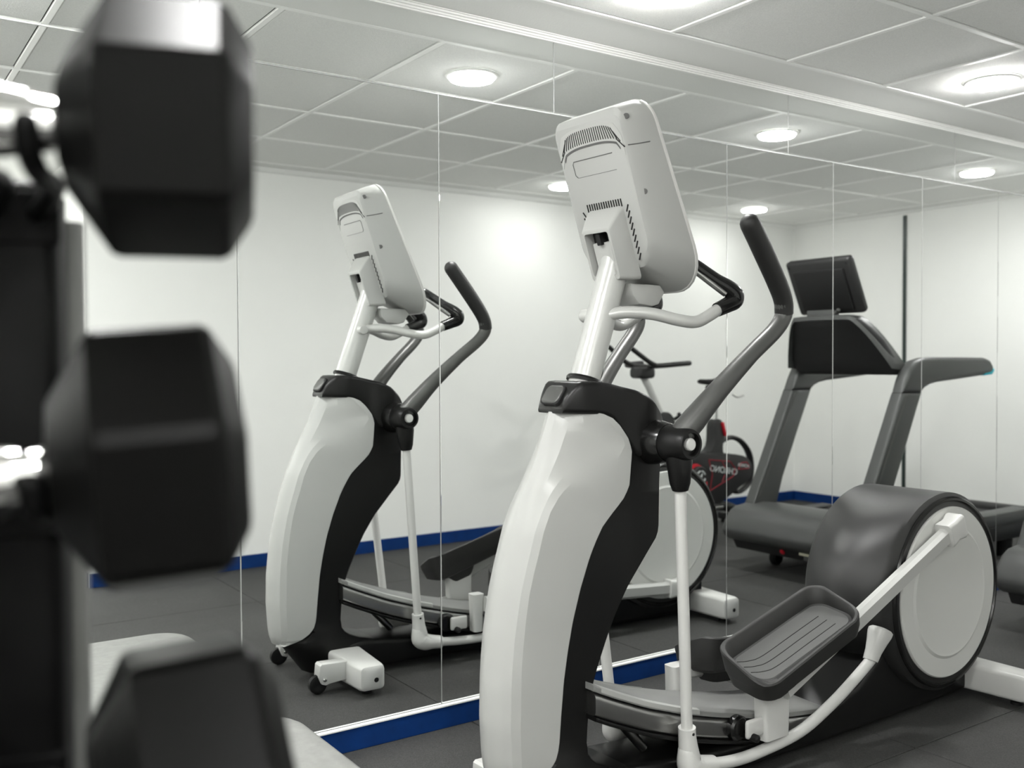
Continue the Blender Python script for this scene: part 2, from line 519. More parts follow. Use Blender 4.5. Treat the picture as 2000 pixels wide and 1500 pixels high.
for k in range(NZ + 1):
    z = 1.068 + (0.150 - 1.068) * (1 - (1 - k / NZ) ** 1.25)
    f45, uc, ub, sb = interp(T_f45, z), interp(T_c, z), interp(T_b, z), interp(T_sb, z)
    w45 = min(.05, sb * .55)
    wc = min(.079, sb * .86)
    uc = max(f45 + .006, min(uc, ub - .004))
    rt = (uc - f45) / max(.01, ub - f45)
    wc = wc + (sb - wc) * max(0.0, min(1.0, rt)) ** 2.5
    tp = max(0.0, min(1.0, (z - .80) / .268))
    half = [(f45 - .012 - .022 * tp, 0.0), (f45 - .0095 - .016 * tp, w45 * .4), (f45 - .003 - .006 * tp, w45 * .8), (f45 + .003, w45), ((f45 * .55 + uc * .45) - .002, w45 * .5 + wc * .5 + .003), (uc, wc), ((uc + ub) / 2, (wc + sb) / 2 + .0035), (ub, sb), (ub + .004, sb - .006)]
    ring = [P(u, s, z) for u, s in half] + [P(u, -s, z) for u, s in reversed(half[1:])]
    rings.append(ring)
loft('tower_cover', rings, 'silver', ET, angle=15)

# --- black tower body behind the cover
rings = []
for k in range(NZ + 1):
    z = 1.06 + (0.03 - 1.06) * k / NZ
    if z > 0.20:
        u0 = interp(T_b, z) - .030
    else:
        u0 = -.255 + max(0.0, .15 - z) * .75 + max(0.0, z - .15) * 1.2
    ue = interp(T_e, z)
    if z < .125:
        ue = .2
    wf = interp(T_sb, max(z, .2)) - .006
    if z < .2:
        wf = .082
    wr = min(.084, wf)
    u0 = min(u0, ue - .05)
    g = .010
    half = [(u0, .0), (u0, wf - g), (u0 + g, wf), ((u0 + ue) / 2, (wf + wr) / 2 + .002), (ue - .006, wr), (ue, wr - .006)]
    if z < .20:
        half[0] = (u0 - .015, 0.0)
        half[1] = (u0, .05)
        half[2] = (u0 + .05, wf)
    rings.append([P(u, s, z) for u, s in half] + [P(u, -s, z) for u, s in reversed(half)])
loft('tower_body', rings, 'black', ET, angle=40)

# --- collar and shoulders round the neck
C_t = [(-.108, 1.078), (-.098, 1.103), (-.080, 1.128), (-.062, 1.145), (-.03, 1.1465), (.02, 1.141), (.105, 1.121), (.15, 1.101), (.19, 1.066), (.212, 1.03), (.222, .99), (.226, .95)]
C_b = [(-.108, 1.0645), (-.02, 1.0605), (.01, 1.056), (.033, 1.043), (.055, 1.015), (.073, .99), (.10, .95), (.226, .93)]
C_w = [(-.108, .050), (-.09, .062), (-.062, .078), (-.02, .088), (.03, .092), (.065, .096), (.10, .106), (.13, .112), (.16, .112), (.20, .098), (.226, .075)]
rings = []
for k in range(41):
    u = -.108 + (.226 + .108) * k / 40
    zt, zb, w = interp(C_t, u), interp(C_b, u), interp(C_w, u)
    hh = (zt - zb) / 2
    r = min(.014, hh * .9)
    rings.append([P(u, a, (zt + zb) / 2 + b) for a, b in rrect(w, hh, r, 4)])
col = loft('collar', rings, 'black', ET, angle=40)
# glossy port cover on the collar's front slope, with a dark surround
def front_plate(name, m, grow, lift, parent):
    rr_ = rrect(.034 + grow, .026 + grow, .016, 5)
    base = Vector((-.092, 0, 1.1075))
    du = Vector((.046, 0, .067)).normalized()
    nn = Vector((-.067, 0, .046)).normalized()
    lo = [base + Vector((0, a, 0)) + du * b + nn * (lift - .012) for a, b in rr_]
    hi = [base + Vector((0, a, 0)) + du * b + nn * lift for a, b in rr_]
    top = [base + Vector((0, a * .93, 0)) + du * b * .9 + nn * (lift + .002) for a, b in rr_]
    return loft(name, [lo, hi, top], m, parent)
front_plate('port_surround', 'gap', .0035, .0075, col)
front_plate('port_cover', 'graphite', 0.0, .010, col)

# --- pivot shoulder boss (both sides)
for sg in (1, -1):
    lathe('shoulder_boss', [(.062, .02), (.062, .075), (.060, .105), (.056, .128), (.052, .150), (.050, .1555), (.040, .156)], P(.166, 0, .983), (0, -sg, 0), 'black_gloss', ET, 36)

# --- neck tube
tube('neck', [P(.0, 0, 1.125), P(.125, 0, 1.481), P(.142, 0, 1.53)], .0405, 'paint', ET, n=28, smooth=False)
lathe('neck_collar', [(.0, 0), (.049, 0), (.050, .006), (.047, .012), (.041, .014)], (.007, 0, 1.140), (.33, 0, 1), 'black', ET, 28)
tube('cable', [P(.045, .014, 1.14), P(.056, .016, 1.165), P(.060, .012, 1.19)], .0025, 'gap', ET, n=6)

# --- console
def urim(z):
    return .176 + .4476 * (1.665 - z)
def uback(z):
    return .062 + .33 * (1.665 - z)
def cring(hw, z0, z1, r, uf, n=7):
    # rounded outline, wider radius at the bottom corners
    zc, hh = (z0 + z1) / 2, (z1 - z0) / 2
    out = []
    for sx, sy, a0 in ((1, 1, 0), (-1, 1, PI / 2), (-1, -1, PI), (1, -1, 3 * PI / 2)):
        q = r if sy > 0 else min(hw * .78, r * 2.0)
        for i in range(n + 1):
            a = a0 + PI / 2 * i / n
            x, y = sx * (hw - q) + q * math.cos(a), sy * (hh - q) + q * math.sin(a)
            out.append(P(uf(zc + y), x, zc + y))
    return out
rings = [cring(.128, 1.47, 1.822, .022, lambda z: uback(z)),
         cring(.136, 1.445, 1.842, .034, lambda z: uback(z) + .010),
         cring(.154, 1.405, 1.862, .050, lambda z: uback(z) * .35 + urim(z) * .65),
         cring(.160, 1.390, 1.868, .055, lambda z: urim(z) - .008),
         cring(.161, 1.388, 1.869, .056, lambda z: urim(z)),
         cring(.157, 1.392, 1.865, .053, lambda z: urim(z) + .006),
         cring(.148, 1.402, 1.855, .046, lambda z: urim(z) + .004)]
CON = loft('console', rings, 'console', ET, angle=30)
loft('console_rim', [cring(.1605, 1.3885, 1.8685, .0555, lambda z: urim(z) - .0025), cring(.1635, 1.3855, 1.8715, .058, lambda z: urim(z) - .001), cring(.1635, 1.3855, 1.8715, .058, lambda z: urim(z) + .0065), cring(.160, 1.389, 1.868, .055, lambda z: urim(z) + .0085)], 'white', CON)
loft('screen', [cring(.140, 1.41, 1.845, .04, lambda z: urim(z) + .0035), cring(.140, 1.41, 1.845, .04, lambda z: urim(z) + .0072)], 'screen', CON)
tb = math.atan(.33)
NB = Vector((-math.cos(tb), 0, -math.sin(tb)))        # outward normal of the back
DB = Vector((-math.sin(tb), 0, math.cos(tb)))         # up along the back
RB = Matrix((( NB.x, 0, DB.x), (0, 1, 0), (NB.z, 0, DB.z)))
def onback(s, z, lift=0.0):
    return P(uback(z), s, z) + NB * lift
# arched band with exhaust slots near the top
band = []
for k in range(25):
    t = -1 + 2 * k / 24
    s = t * .123
    drop = .020 * abs(t) ** 3.2 + max(0, abs(t) - .86) * .18
    band.append((s, 1.790 - drop))
bm = bmesh.new()
rg = []
for i, (s, z) in enumerate(band):
    rg.append([onback(s, z + .024, -.004), onback(s, z + .024, .0012), onback(s, z - .022, .0012), onback(s, z - .022, -.004)])
add_loft(bm, rg)
from_bm('vent_band', bm, 'silver_side', CON)
bm = bmesh.new()
rg = []
for i, (s, z) in enumerate(band[1:-1]):
    rg.append([onback(s * .97, z - .0215, -.004), onback(s * .97, z - .0215, .0017), onback(s * .97, z - .0265, .0017), onback(s * .97, z - .0265, -.004)])
add_loft(bm, rg)
from_bm('vent_lip', bm, 'seam', CON)
slot = box('vent_slot', (0, 0, 0), (.003, .0032, .036), 'gap', CON, .0008, 1)
first = True
for k in range(28):
    t = -1 + 2 * (k + .5) / 28
    s = t * .118
    drop = .020 * abs(t) ** 3.2 + max(0, abs(t) - .86) * .18
    o = slot if first else share(slot)
    first = False
    lean = -t * abs(t) ** 2 * .85
    o.matrix_local = Matrix.Translation(onback(s, 1.790 - drop, .0008)) @ (RB @ Matrix.Rotation(lean, 3, 'X')).to_4x4()
# slots round the mounting box
slot2 = box('vent_slot', (0, 0, 0), (.003, .0038, .021), 'gap', CON, .0008, 1)
spots = [(-.066 + .132 * k / 14, 1.612, 0) for k in range(15)] + [(sd, 1.596 - .0155 * k, sg * .55) for k in range(9) for sd, sg in ((.084 + .0006 * k, 1), (-.084 - .0006 * k, -1))]
for i, (s, z, lean) in enumerate(spots):
    o = slot2 if i == 0 else share(slot2)
    o.matrix_local = Matrix.Translation(onback(s, z, .0006)) @ (RB @ Matrix.Rotation(lean, 3, 'X')).to_4x4()
# battery hatch outline: two fine grooves
def groove(pts, w=.0012):
    bm = bmesh.new()
    add_tube(bm, [onback(s, z, .0002) for s, z in pts], w, n=6, smooth=False)
    from_bm('panel_groove', bm, 'seam', CON)
groove([(-.075, 1.694), (-.082, 1.700), (-.083, 1.7285), (-.078, 1.735), (.075, 1.735)])
groove([(-.074, 1.693), (.078, 1.693)], .0006)
# screws and the shell joint on the flanks
def side_pt(s, z):
    # point on the sloping flank between back and rim
    t = (abs(s) - .132) / .024
    return P(uback(z) * (1 - t) + (uback(z) * .35 + urim(z) * .65) * t, s, z)
for sg in (1, -1):
    for z in (1.815, 1.632):
        p = side_pt(sg * .1385, z)
        lathe('screw_hole', [(.0075, -.006), (.0075, .0016), (.0045, .0016)], p, (-.75, -sg * .65, -.2), 'seam', CON, 16)
for sg in (1, -1):
    tube('panel_groove', [side_pt(sg * .134, 1.745) + Vector((-.001, 0, 0)), side_pt(sg * .144, 1.750) + Vector((-.0012, 0, 0)), side_pt(sg * .1555, 1.757) + Vector((-.001, 0, 0))], .0014, 'seam', CON, n=6)
# mounting box on the back with an open face, plate and strap inside
zb0, zb1 = 1.425, 1.605
def bring(hw, z0, z1, lift, r):
    zc, hh = (z0 + z1) / 2, (z1 - z0) / 2
    return [onback(a, zc + b, lift) for a, b in rrect(hw, hh, r, 4)]
BOX = loft('mount_box', [bring(.070, zb0 - .012, zb1 + .002, -.006, .012), bring(.067, zb0 - .008, zb1 - .004, .012, .012), bring(.056, zb0 + .004, zb1 - .040, .052, .010), bring(.0545, zb0 + .006, zb1 - .043, .0545, .009), bring(.046, zb0 + .018, zb1 - .052, .0545, .007), bring(.044, zb0 + .020, zb1 - .054, .020, .006)], 'console', CON, angle=40)
loft('box_recess', [bring(.0465, zb0 + .0175, zb1 - .0515, .022, .006), bring(.0465, zb0 + .0175, zb1 - .0515, .0252, .006)], 'gap', BOX)
loft('steel_plate', [bring(.036, zb0 + .035, zb1 - .080, .024, .004), bring(.036, zb0 + .035, zb1 - .080, .040, .004)], 'paint', BOX)
loft('cable_strap', [bring(.008, zb1 - .085, zb1 - .056, .026, .002), bring(.008, zb1 - .085, zb1 - .056, .050, .002)], 'black_matte', BOX)
# clear-ish bracket hanging below the console
bm = bmesh.new()
add_prism(bm, [(.135, 1.405), (.245, 1.405), (.262, 1.385), (.240, 1.352), (.215, 1.345), (.165, 1.350), (.140, 1.375)], -.045, .045, .006, 2)
from_bm('under_bracket', bm, 'silver_side', ET)

# --- fixed handlebar with rubber grips
for sg in (1, -1):
    bar = tube('fixed_handlebar', [P(.060, sg * .020, 1.318), P(.105, sg * .052, 1.326), P(.165, sg * .092, 1.322), P(.225, sg * .128, 1.306), P(.275, sg * .145, 1.301), P(.320, sg * .150, 1.318), P(.375, sg * .153, 1.346)], .0165, 'paint', ET, n=18)
    tube('grip', [P(.352, sg * .152, 1.335), P(.392, sg * .154, 1.350), P(.418, sg * .155, 1.362), P(.418, sg * .155, 1.380), P(.398, sg * .147, 1.398), P(.368, sg * .130, 1.418), P(.318, sg * .104, 1.455), P(.300, sg * .094, 1.468)], [.0195, .022, .0245, .025, .0225, .020, .0195, .019], 'black_gloss', bar, n=18, dome=(False, True))
    tube('contact_strip', [P(.388, sg * .150, 1.380), P(.360, sg * .136, 1.402), P(.320, sg * .113, 1.436), P(.305, sg * .104, 1.448)], .0095, 'steel', bar, n=10)
lathe('adjust_knob', [(.0, -.02), (.016, -.02), (.019, -.012), (.019, .012), (.016, .018), (.0, .019)], P(.058, -.046, 1.320), (0, 1, 0), 'paint', ET, 20)

# --- moving arms, push rods and pedal links (both sides)
for sg in (1, -1):
    arm = tube('swing_arm', [P(.160, sg * .186, .990), P(.205, sg * .205, 1.045), P(.270, sg * .232, 1.122), P(.365, sg * .256, 1.212), P(.440, sg * .274, 1.276), P(.470, sg * .280, 1.318), P(.462, sg * .285, 1.356)], [.034, .033, .027, .0225, .0225, .0235, .0245], 'graphite', ET, n=20)
    tube('hand_grip', [P(.472, sg * .2805, 1.322), P(.463, sg * .285, 1.355), P(.435, sg * .289, 1.398), P(.370, sg * .295, 1.478), P(.310, sg * .300, 1.548)], [.0247, .0253, .0262, .0268, .0262], 'grip', arm, n=20, dome=(False, True))
    hub = lathe('arm_hub', [(.030, .150), (.0475, .1575), (.0485, .17), (.046, .19), (.042, .215), (.0395, .232), (.037, .2365), (.030, .2365), (.028, .224), (.0, .224)], P(.164, 0, .984), (0, -sg, 0), 'black', arm, 36)
    lathe('hub_bolt', [(.003, .220), (.0165, .220), (.0165, .2325), (.0140, .2360), (.006, .2360)], P(.164, 0, .984), (0, -sg, 0), 'white', arm, 24)
    tube('rod_socket', [P(.165, sg * .184, .980), P(.168, sg * .189, .935), P(.172, sg * .187, .880), P(.174, sg * .186, .862)], [.034, .034, .027, .021], 'black', arm, n=18, smooth=False)
    tube('push_rod', [P(.174, sg * .186, .868), P(.238, sg * .150, .185)], .0155, 'white', ET, n=18, smooth=False)
    bm = bmesh.new()
    add_tube(bm, [P(.2355, sg * .1515, .218), P(.238, sg * .150, .195), P(.2415, sg * .150, .165), P(.247, sg * .150, .135)], [.0235, .0238, .026, .029], n=20, smooth=False)
    add_tube(bm, [P(.240, sg * .150, .150), P(.246, sg * .150, .118), P(.268, sg * .150, .104), P(.300, sg * .150, .0985), P(.338, sg * .150, .092)], [.027, .034, .033, .027, .0245], n=20, dome=(True, False))
    j = from_bm('rod_elbow', bm, 'white', ET, 50)
    lathe('elbow_screw', [(.0, 0), (.004, 0), (.004, .002), (.0, .002)], P(.236, sg * (.150 + .0235), .205), (0, -sg, 0), 'gap', j, 10)
    tube('pedal_link', [P(.325, sg * .150, .094), P(.42, sg * .150, .081), P(.526, sg * .150, .079), P(.712, sg * .152, .096), P(.86, sg * .156, .148), P(.964, sg * .165, .206), P(1.035, sg * .174, .255), P(1.075, sg * .180, .292)] if sg > 0 else
         [P(.325, -.150, .094), P(.42, -.150, .084), P(.526, -.150, .080), P(.712, -.152, .083), P(.86, -.156, .095), P(.98, -.165, .115), P(1.06, -.174, .135), P(1.10, -.180, .150)], .0168, 'white', ET, n=18)
# near joint of the link: flared plastic cap
rg = []
d0, d1 = P(1.035, .174, .255), P(1.083, .183, .352)
dd = (d1 - d0).normalized()
sx_ = dd.cross(Vector((0, 1, 0))).normalized()
for t, a, b in ((0, .0205, .0205), (.012, .022, .021), (.03, .0235, .022), (.060, .030, .026), (.088, .037, .031), (.100, .037, .031), (.106, .030, .024)):
    rg.append([d0 + dd * t + sx_ * x + Vector((0, y, 0)) for x, y in rrect(a, b, min(a, b) * .72, 5)])
loft('link_joint', rg, 'white', ET, angle=50)
bm = bmesh.new()
add_tube(bm, [P(1.07, -.176, .138), P(1.105, -.180, .152), P(1.13, -.182, .175)], [.0215, .026, .030], n=18, dome=(False, True))
from_bm('link_joint', bm, 'white', ET, 50)

# --- pedal arms: chamfered square tubes
def square_arm(name, a, b, w, h, ch, m):
    a, b = Vector(a), Vector(b)
    d = (b - a).normalized()
    side = Vector((0, 1, 0))
    upv = side.cross(d).normalized()
    if upv.z < 0:
        upv = -upv
    sec = rrect(w / 2, h / 2, ch, 1)
    return loft(name, [[p + side * x + upv * y for x, y in sec] for p in (a, b)], m, ET, angle=20)
square_arm('pedal_arm', P(1.425, .205, .616), P(.60, .180, .250), .040, .058, .011, 'paint')
square_arm('pedal_arm', P(1.500, -.205, .166), P(.52, -.185, .225), .040, .058, .011, 'paint')
def crank_cap(c, ang, sg):
    rings = []
    d = Vector((math.cos(ang), 0, math.sin(ang)))
    upv = Vector((-math.sin(ang), 0, math.cos(ang)))
    for t, w, h in ((-.052, .030, .039), (-.046, .031, .041), (-.01, .029, .036), (.022, .034, .043), (.034, .032, .040), (.040, .024, .030)):
        rings.append([Vector(c) + d * t + Vector((0, x, 0)) + upv * y for x, y in rrect(w, h, .012, 4)])
    return loft('crank_cap', rings, 'white', ET, angle=40)
crank_cap(P(1.452, .205, .630), math.atan2(.348, .88), 1)
crank_cap(P(1.520, -.205, .165), math.atan2(-.06, .98), -1)
for sg, u, z in ((1, 1.462, .632), (-1, 1.522, .165)):
    lathe('crank_pin', [(.0, .15), (.022, .15), (.022, .19), (.0, .19)], P(u, 0, z), (0, -sg, 0), 'black_matte', ET, 18)

# --- pedals: deep trays, inner wall high, outer edge low
def pedal(sg, uc, sc_, z0, tilt, roll=0.0):
    L, Wd = .240, .094
    def pt(a, b, h):
        # a along the tray, b towards the outer side, h above the tray floor
        u = uc + a * math.cos(tilt) - h * math.sin(tilt)
        z = z0 + a * math.sin(tilt) + h * math.cos(tilt) - b * math.tan(roll)
        return P(u, sg * (sc_ + b), z)
    def wallh(a, b):
        inner = max(0.0, min(1.0, (.070 - b) / .12))
        front = max(0.0, min(1.0, (-a - .14) / .06))
        rear = max(0.0, min(1.0, (a - .14) / .06))
        e = .005 + .047 * inner ** .85
        return max(e, .005 + .040 * front * inner, .005 + .040 * rear * (.45 + .55 * inner))
    def ring(gl, gw, r, hf):
        return [pt(a, b, hf(a, b)) for a, b in rrect(L - gl, Wd - gw, r, 7)]
    rings = [ring(.030, .028, .04, lambda a, b: -.052 - .012 * max(0, min(1, (-a) / .2))),
             ring(.012, .012, .05, lambda a, b: -.042 - .010 * max(0, min(1, (-a) / .2))),
             ring(.004, .004, .055, lambda a, b: -.015),
             ring(.003, .003, .055, lambda a, b: -.0125),
             ring(.0, .0, .058, lambda a, b: wallh(a, b) - .004),
             ring(.003, .003, .056, wallh),
             ring(.010, .010, .052, wallh),
             ring(.014, .014, .05, lambda a, b: wallh(a, b) - .004),
             ring(.022, .020, .045, lambda a, b: .002),
             ring(.030, .026, .042, lambda a, b: 0.0)]
    if sg < 0:
        rings = [list(reversed(r)) for r in rings]
    p = loft('pedal', rings, 'pedal', ET, angle=40)
    loft('tread', [ring(.029, .025, .042, lambda a, b: -.002), ring(.031, .027, .042, lambda a, b: .0016)] if sg > 0 else [list(reversed(ring(.029, .025, .042, lambda a, b: -.002))), list(reversed(ring(.031, .027, .042, lambda a, b: .0016)))], 'pedal_floor', p)
    for k in range(3):
        o = -.018 + .030 * k
        pts = [pt(-.19 - .006 * k, o - .035, .0018), pt(-.165 - .006 * k, o - .014, .0018), pt(-.12 - .006 * k, o, .0018), pt(.02, o, .0018), pt(.150, o, .0018)]
        tube('tread_groove', pts, .0012, 'gap', p, n=5)
    # socket under the front of the tray
    bm = bmesh.new()
    add_loft(bm, [[pt(-.10 + x, .0 + y, h) for x, y in rrect(a1, b1, .02, 4)] for a1, b1, h in ((.075, .06, -.035), (.062, .048, -.075), (.05, .036, -.10))])
    from_bm('pedal_socket', bm, 'pedal', p, 40)
    return p
pedal(1, .668, .162, .378, math.radians(15.8), math.radians(9))
pedal(-1, .815, .165, .262, math.radians(-6), math.radians(4))

# --- pillars and rollers running on the rails
for sg, u, pw in ((1, .588, .058), (-1, .500, .026)):
    rings = []
    for t, z in ((0, .285 if sg > 0 else .262), (.3, .24), (.7, .17), (1.0, .112)):
        rings.append([P(u + a, sg * (.150 + b), z) for a, b in rrect(pw - .006 * t, .024, .010, 3)])
    loft('pedal_pillar', rings, 'white', ET, angle=40)
    fk = box('roller_fork', P(u - .085, sg * .158, .158), (.075, .012, .052), 'white', ET, .008, 3)
    lathe('roller', [(.0, -.014), (.030, -.014), (.036, -.008), (.036, .008), (.030, .014), (.0, .014)], P(u - .125, sg * .128, .158), (0, 1, 0), 'black_gloss', ET, 28)
    lathe('roller_axle', [(.0, -.03), (.011, -.03), (.011, .03), (.006, .034), (.0, .034)], P(u - .098, sg * .150, .135), (0, -sg, 0), 'black_matte', fk, 16)

# --- ramp: cover plate with pale lip, and two steel rails
R_z = [(-.07, .385), (.0, .352), (.12, .301), (.25, .256), (.40, .214), (.56, .176), (.72, .146), (.88, .125)]
rg = []
for k in range(25):
    u = -.065 + .945 * k / 24
    z = interp(R_z, u)
    w = .118
    rg.append([P(u, w, z - .016), P(u, w, z - .003), P(u, w - .004, z), P(u, 0, z + .006), P(u, -w + .004, z), P(u, -w, z - .003), P(u, -w, z - .016)])
loft('ramp_cover', rg, 'ramp', ET)
for sg in (1, -1):
    rg = []
    for k in range(13):
        u = -.040 + .36 * k / 12
        z = interp(R_z, u)
        w0, w1 = .1195, .090 + .018 * k / 12
        rg.append([P(u, sg * w0, z - .012), P(u, sg * w0, z + .0005), P(u, sg * w1, z + .0035), P(u, sg * w1, z - .012)])
    loft('ramp_lip', rg, 'ramp_lip', ET)
    rg = []
    for k in range(25):
        u = -.06 + .92 * k / 24
        z = interp(R_z, u) - .050
        rg.append([P(u, sg * (.098 + a), z + b) for a, b in rrect(.022, .030, .014, 4)])
    rail = loft('ramp_rail', rg, 'steel', ET, angle=45)
    rg = []
    for k in range(13):
        u = -.06 + .60 * k / 12
        z = interp(R_z, u) - .086
        rg.append([P(u, sg * (.096 + a), z + b) for a, b in rrect(.026, .006, .004, 2)])
    loft('rail_guard', rg, 'black', rail)
tube('ramp_lift', [P(.05, .02, .262), P(.12, .02, .215), P(.20, .02, .13)], .014, 'steel', ET, n=12, smooth=False)

# --- long black base
rg = []
for u, w, zt, zb in ((-.13, .060, .10, .03), (-.08, .080, .12, .022), (.05, .095, .132, .02), (.25, .104, .112, .02), (.55, .115, .095, .02), (.85, .122, .100, .02), (1.05, .128, .16, .02), (1.2, .13, .26, .02), (1.75, .13, .18, .02)):
    zc, hh = (zt + zb) / 2, (zt - zb) / 2
    rg.append([P(u, a, zc + b) for a, b in rrect(w, hh, .018, 4)])
loft('base', rg, 'black', ET, angle=40)

# --- rear housing: barrel with a rounded nose, and the two discs
HC, HZ = 1.495, .405
rings = []
NS = 24
for k in range(NS + 1):
    s = -.168 + .336 * k / NS
    q = abs(s) / .168
    edge = max(0.0, (q - .90) / .10)
    R = .338 - .022 * edge ** 2
    nose = .085 * (1 - q ** 2)
    ring = []
    for i in range(64):
        a = 2 * PI * i / 64
        cu, cz = math.cos(a), math.sin(a)
        r = R
        u = HC + r * cu
        if cu < 0:
            u -= nose * (-cu) ** 1.5
        z = HZ + r * cz
        if cz < -.55:
            z = max(z, .045)
        ring.append(P(u, s, max(z, .045)))
    rings.append(ring)
HOU = loft('rear_housing', rings, 'drum', ET, angle=40)
for sg in (1, -1):
    lathe('housing_ring', [(.270, .150), (.322, .150), (.325, .166), (.320, .1725), (.312, .1735), (.309, .168), (.270, .165)], P(HC, 0, HZ), (0, -sg, 0), 'black_gloss', HOU, 72)
    lathe('flywheel_disc', [(.0, .155), (.287, .155), (.291, .160), (.291, .172), (.287, .1765), (.226, .1765), (.216, .1815), (.205, .1785), (.0, .1785)], P(HC, 0, HZ), (0, -sg, 0), 'disc', ET, 72, angle=20)

# --- feet
def foot(name, u, hw, w, z0, z1, swell):
    rg = []
    for t, g, dz in ((-1, .012, .010), (-.985, .004, .003), (-.93, 0, 0), (-.3, -swell, 0), (.3, -swell, 0), (.93, 0, 0), (.985, .004, .003), (1, .012, .010)):
        rg.append([P(u + a, t * hw, (z0 + z1) / 2 + b) for a, b in rrect(w / 2 - g, (z1 - z0) / 2 - dz, .014, 3)])
    return loft(name, rg, 'white', ET, angle=40)
ff = foot('front_foot', -.042, .345, .098, .022, .112, .015)
rf = foot('rear_foot', 1.735, .345, .100, .022, .115, .01)
for f_, u, hw in ((ff, -.042, .345), (rf, 1.735, .345)):
    for sg in (1, -1):
        lathe('end_hole', [(.0, 0), (.009, 0), (.009, .0015), (.0, .0015)], P(u + .012, sg * (hw - .001), .06), (0, -sg, 0), 'gap', f_, 14)
        for du in (-.025, .025):
            lathe('levelling_pad', [(.0, 0), (.020, 0), (.020, .010), (.012, .014), (.010, .03), (.0, .03)], P(u + du * 0, sg * (hw - .06), 0), (0, 0, 1), 'black_matte', f_, 16) if du > 0 else None
for sg in (1, -1):
    br = prism('wheel_bracket', [(-.08, .045), (-.08, .108), (-.190, .112), (-.197, .106), (-.201, .066), (-.190, .040), (-.175, .034), (-.160, .038)], -sg * .205 - .026, -sg * .205 + .026, 'white', ET, .003, 2)
    lathe('transport_wheel', [(.0, -.011), (.018, -.011), (.026, -.0125), (.033, -.010), (.034, 0), (.033, .010), (.026, .0125), (.018, .011), (.0, .011)], P(-.198, sg * .205, .036), (0, 1, 0), 'black_matte', br, 28)
    for k in (1, -1):
        lathe('axle_nut', [(.0, 0), (.008, 0), (.008, .004), (.004, .007), (.0, .007)], P(-.180, sg * .205 + k * .026, .056), (0, -k, 0), 'chrome', br, 10)

# ------------------------------------------------------------------ treadmill (local x = X - 4.2, y = Y + 0.81)
TM = thing('treadmill', 'dark grey treadmill in line behind the elliptical trainer, seen in the mirror', 'treadmill', (4.2, -0.81, 0))
def tl(pts):
    return [(x - 4.2, z) for x, z in pts]
HOODP = [(4.262, .165), (4.232, .180), (4.212, .210), (4.212, .238), (4.235, .285), (4.275, .330), (4.320, .352), (4.47, .368), (4.62, .350), (4.78, .315), (4.95, .285), (4.95, .17), (4.5, .155)]
hood = prism('motor_hood', tl(HOODP), -.412, .412, 'tm_grey', TM, .022, 3)
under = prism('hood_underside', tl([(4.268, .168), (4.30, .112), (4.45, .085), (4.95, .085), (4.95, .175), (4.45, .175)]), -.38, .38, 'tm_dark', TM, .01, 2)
def under_pt(y, t):   # on the sloping front of the underside
    return (4.268 - 4.2 + .032 * t - .004, y, .168 - .056 * t)
lathe('power_switch', [(.0, 0), (.016, 0), (.016, .004), (.011, .007), (.0, .007)], under_pt(-.02, .45), (-.87, 0, -.5), 'red', under, 18)
box('rating_label', (under_pt(.14, .3)[0], .14, under_pt(.14, .3)[2]), (.004, .085, .014), 'label', under)
box('cable_port', (under_pt(.17, .7)[0], .17, under_pt(.17, .7)[2]), (.006, .10, .022), 'graphite', under)
for y in (-.27, .27):
    lathe('transport_wheel', [(.0, -.022), (.036, -.022), (.042, -.014), (.042, .014), (.036, .022), (.0, .022)], (.32, y, .042), (0, 1, 0), 'black_matte', TM, 28)
    box('wheel_mount', (.38, y, .082), (.14, .06, .05), 'tm_dark', TM, .01, 2)
UPR = tl([(4.385, .330), (4.736, 1.0165), (4.915, 1.0165), (4.66, .50), (4.60, .330)])
RAIL = [(4.737, 1.0165), (4.768, 1.085), (4.805, 1.145), (4.862, 1.188), (4.95, 1.206), (5.06, 1.210), (5.30, 1.209), (5.54, 1.207), (5.60, 1.192), (5.632, 1.160), (5.636, 1.128), (5.612, 1.110), (5.55, 1.104), (5.30, 1.085), (5.08, 1.070), (5.00, 1.058), (4.948, 1.040), (4.917, 1.0165)]
for sg in (1, -1):
    y0, y1 = (.330, .412) if sg > 0 else (-.412, -.330)
    prism('upright', UPR, y0, y1, 'tm_grey', TM, .02, 3)
    prism('upright_inlay', tl([(4.44, .40), (4.755, 1.0), (4.772, 1.0), (4.457, .40)]), (y0 + y1) / 2 - .042, (y0 + y1) / 2 + .042, 'graphite', TM)
    prism('upright_seam', tl([(4.7345, 1.0145), (4.7365, 1.0185), (4.9175, 1.0185), (4.9155, 1.0145)]), y0 + .012, y1 - .012, 'gap', TM)
    rl = prism('handrail', tl(RAIL), y0, y1, 'tm_grey', TM, .024, 3)
    prism('sensor_tip', tl([(5.535, 1.1010), (5.614, 1.1065), (5.6385, 1.127), (5.637, 1.142), (5.60, 1.124), (5.54, 1.115)]), y0 + .001, y1 - .001, 'cyan', rl, .006, 2)
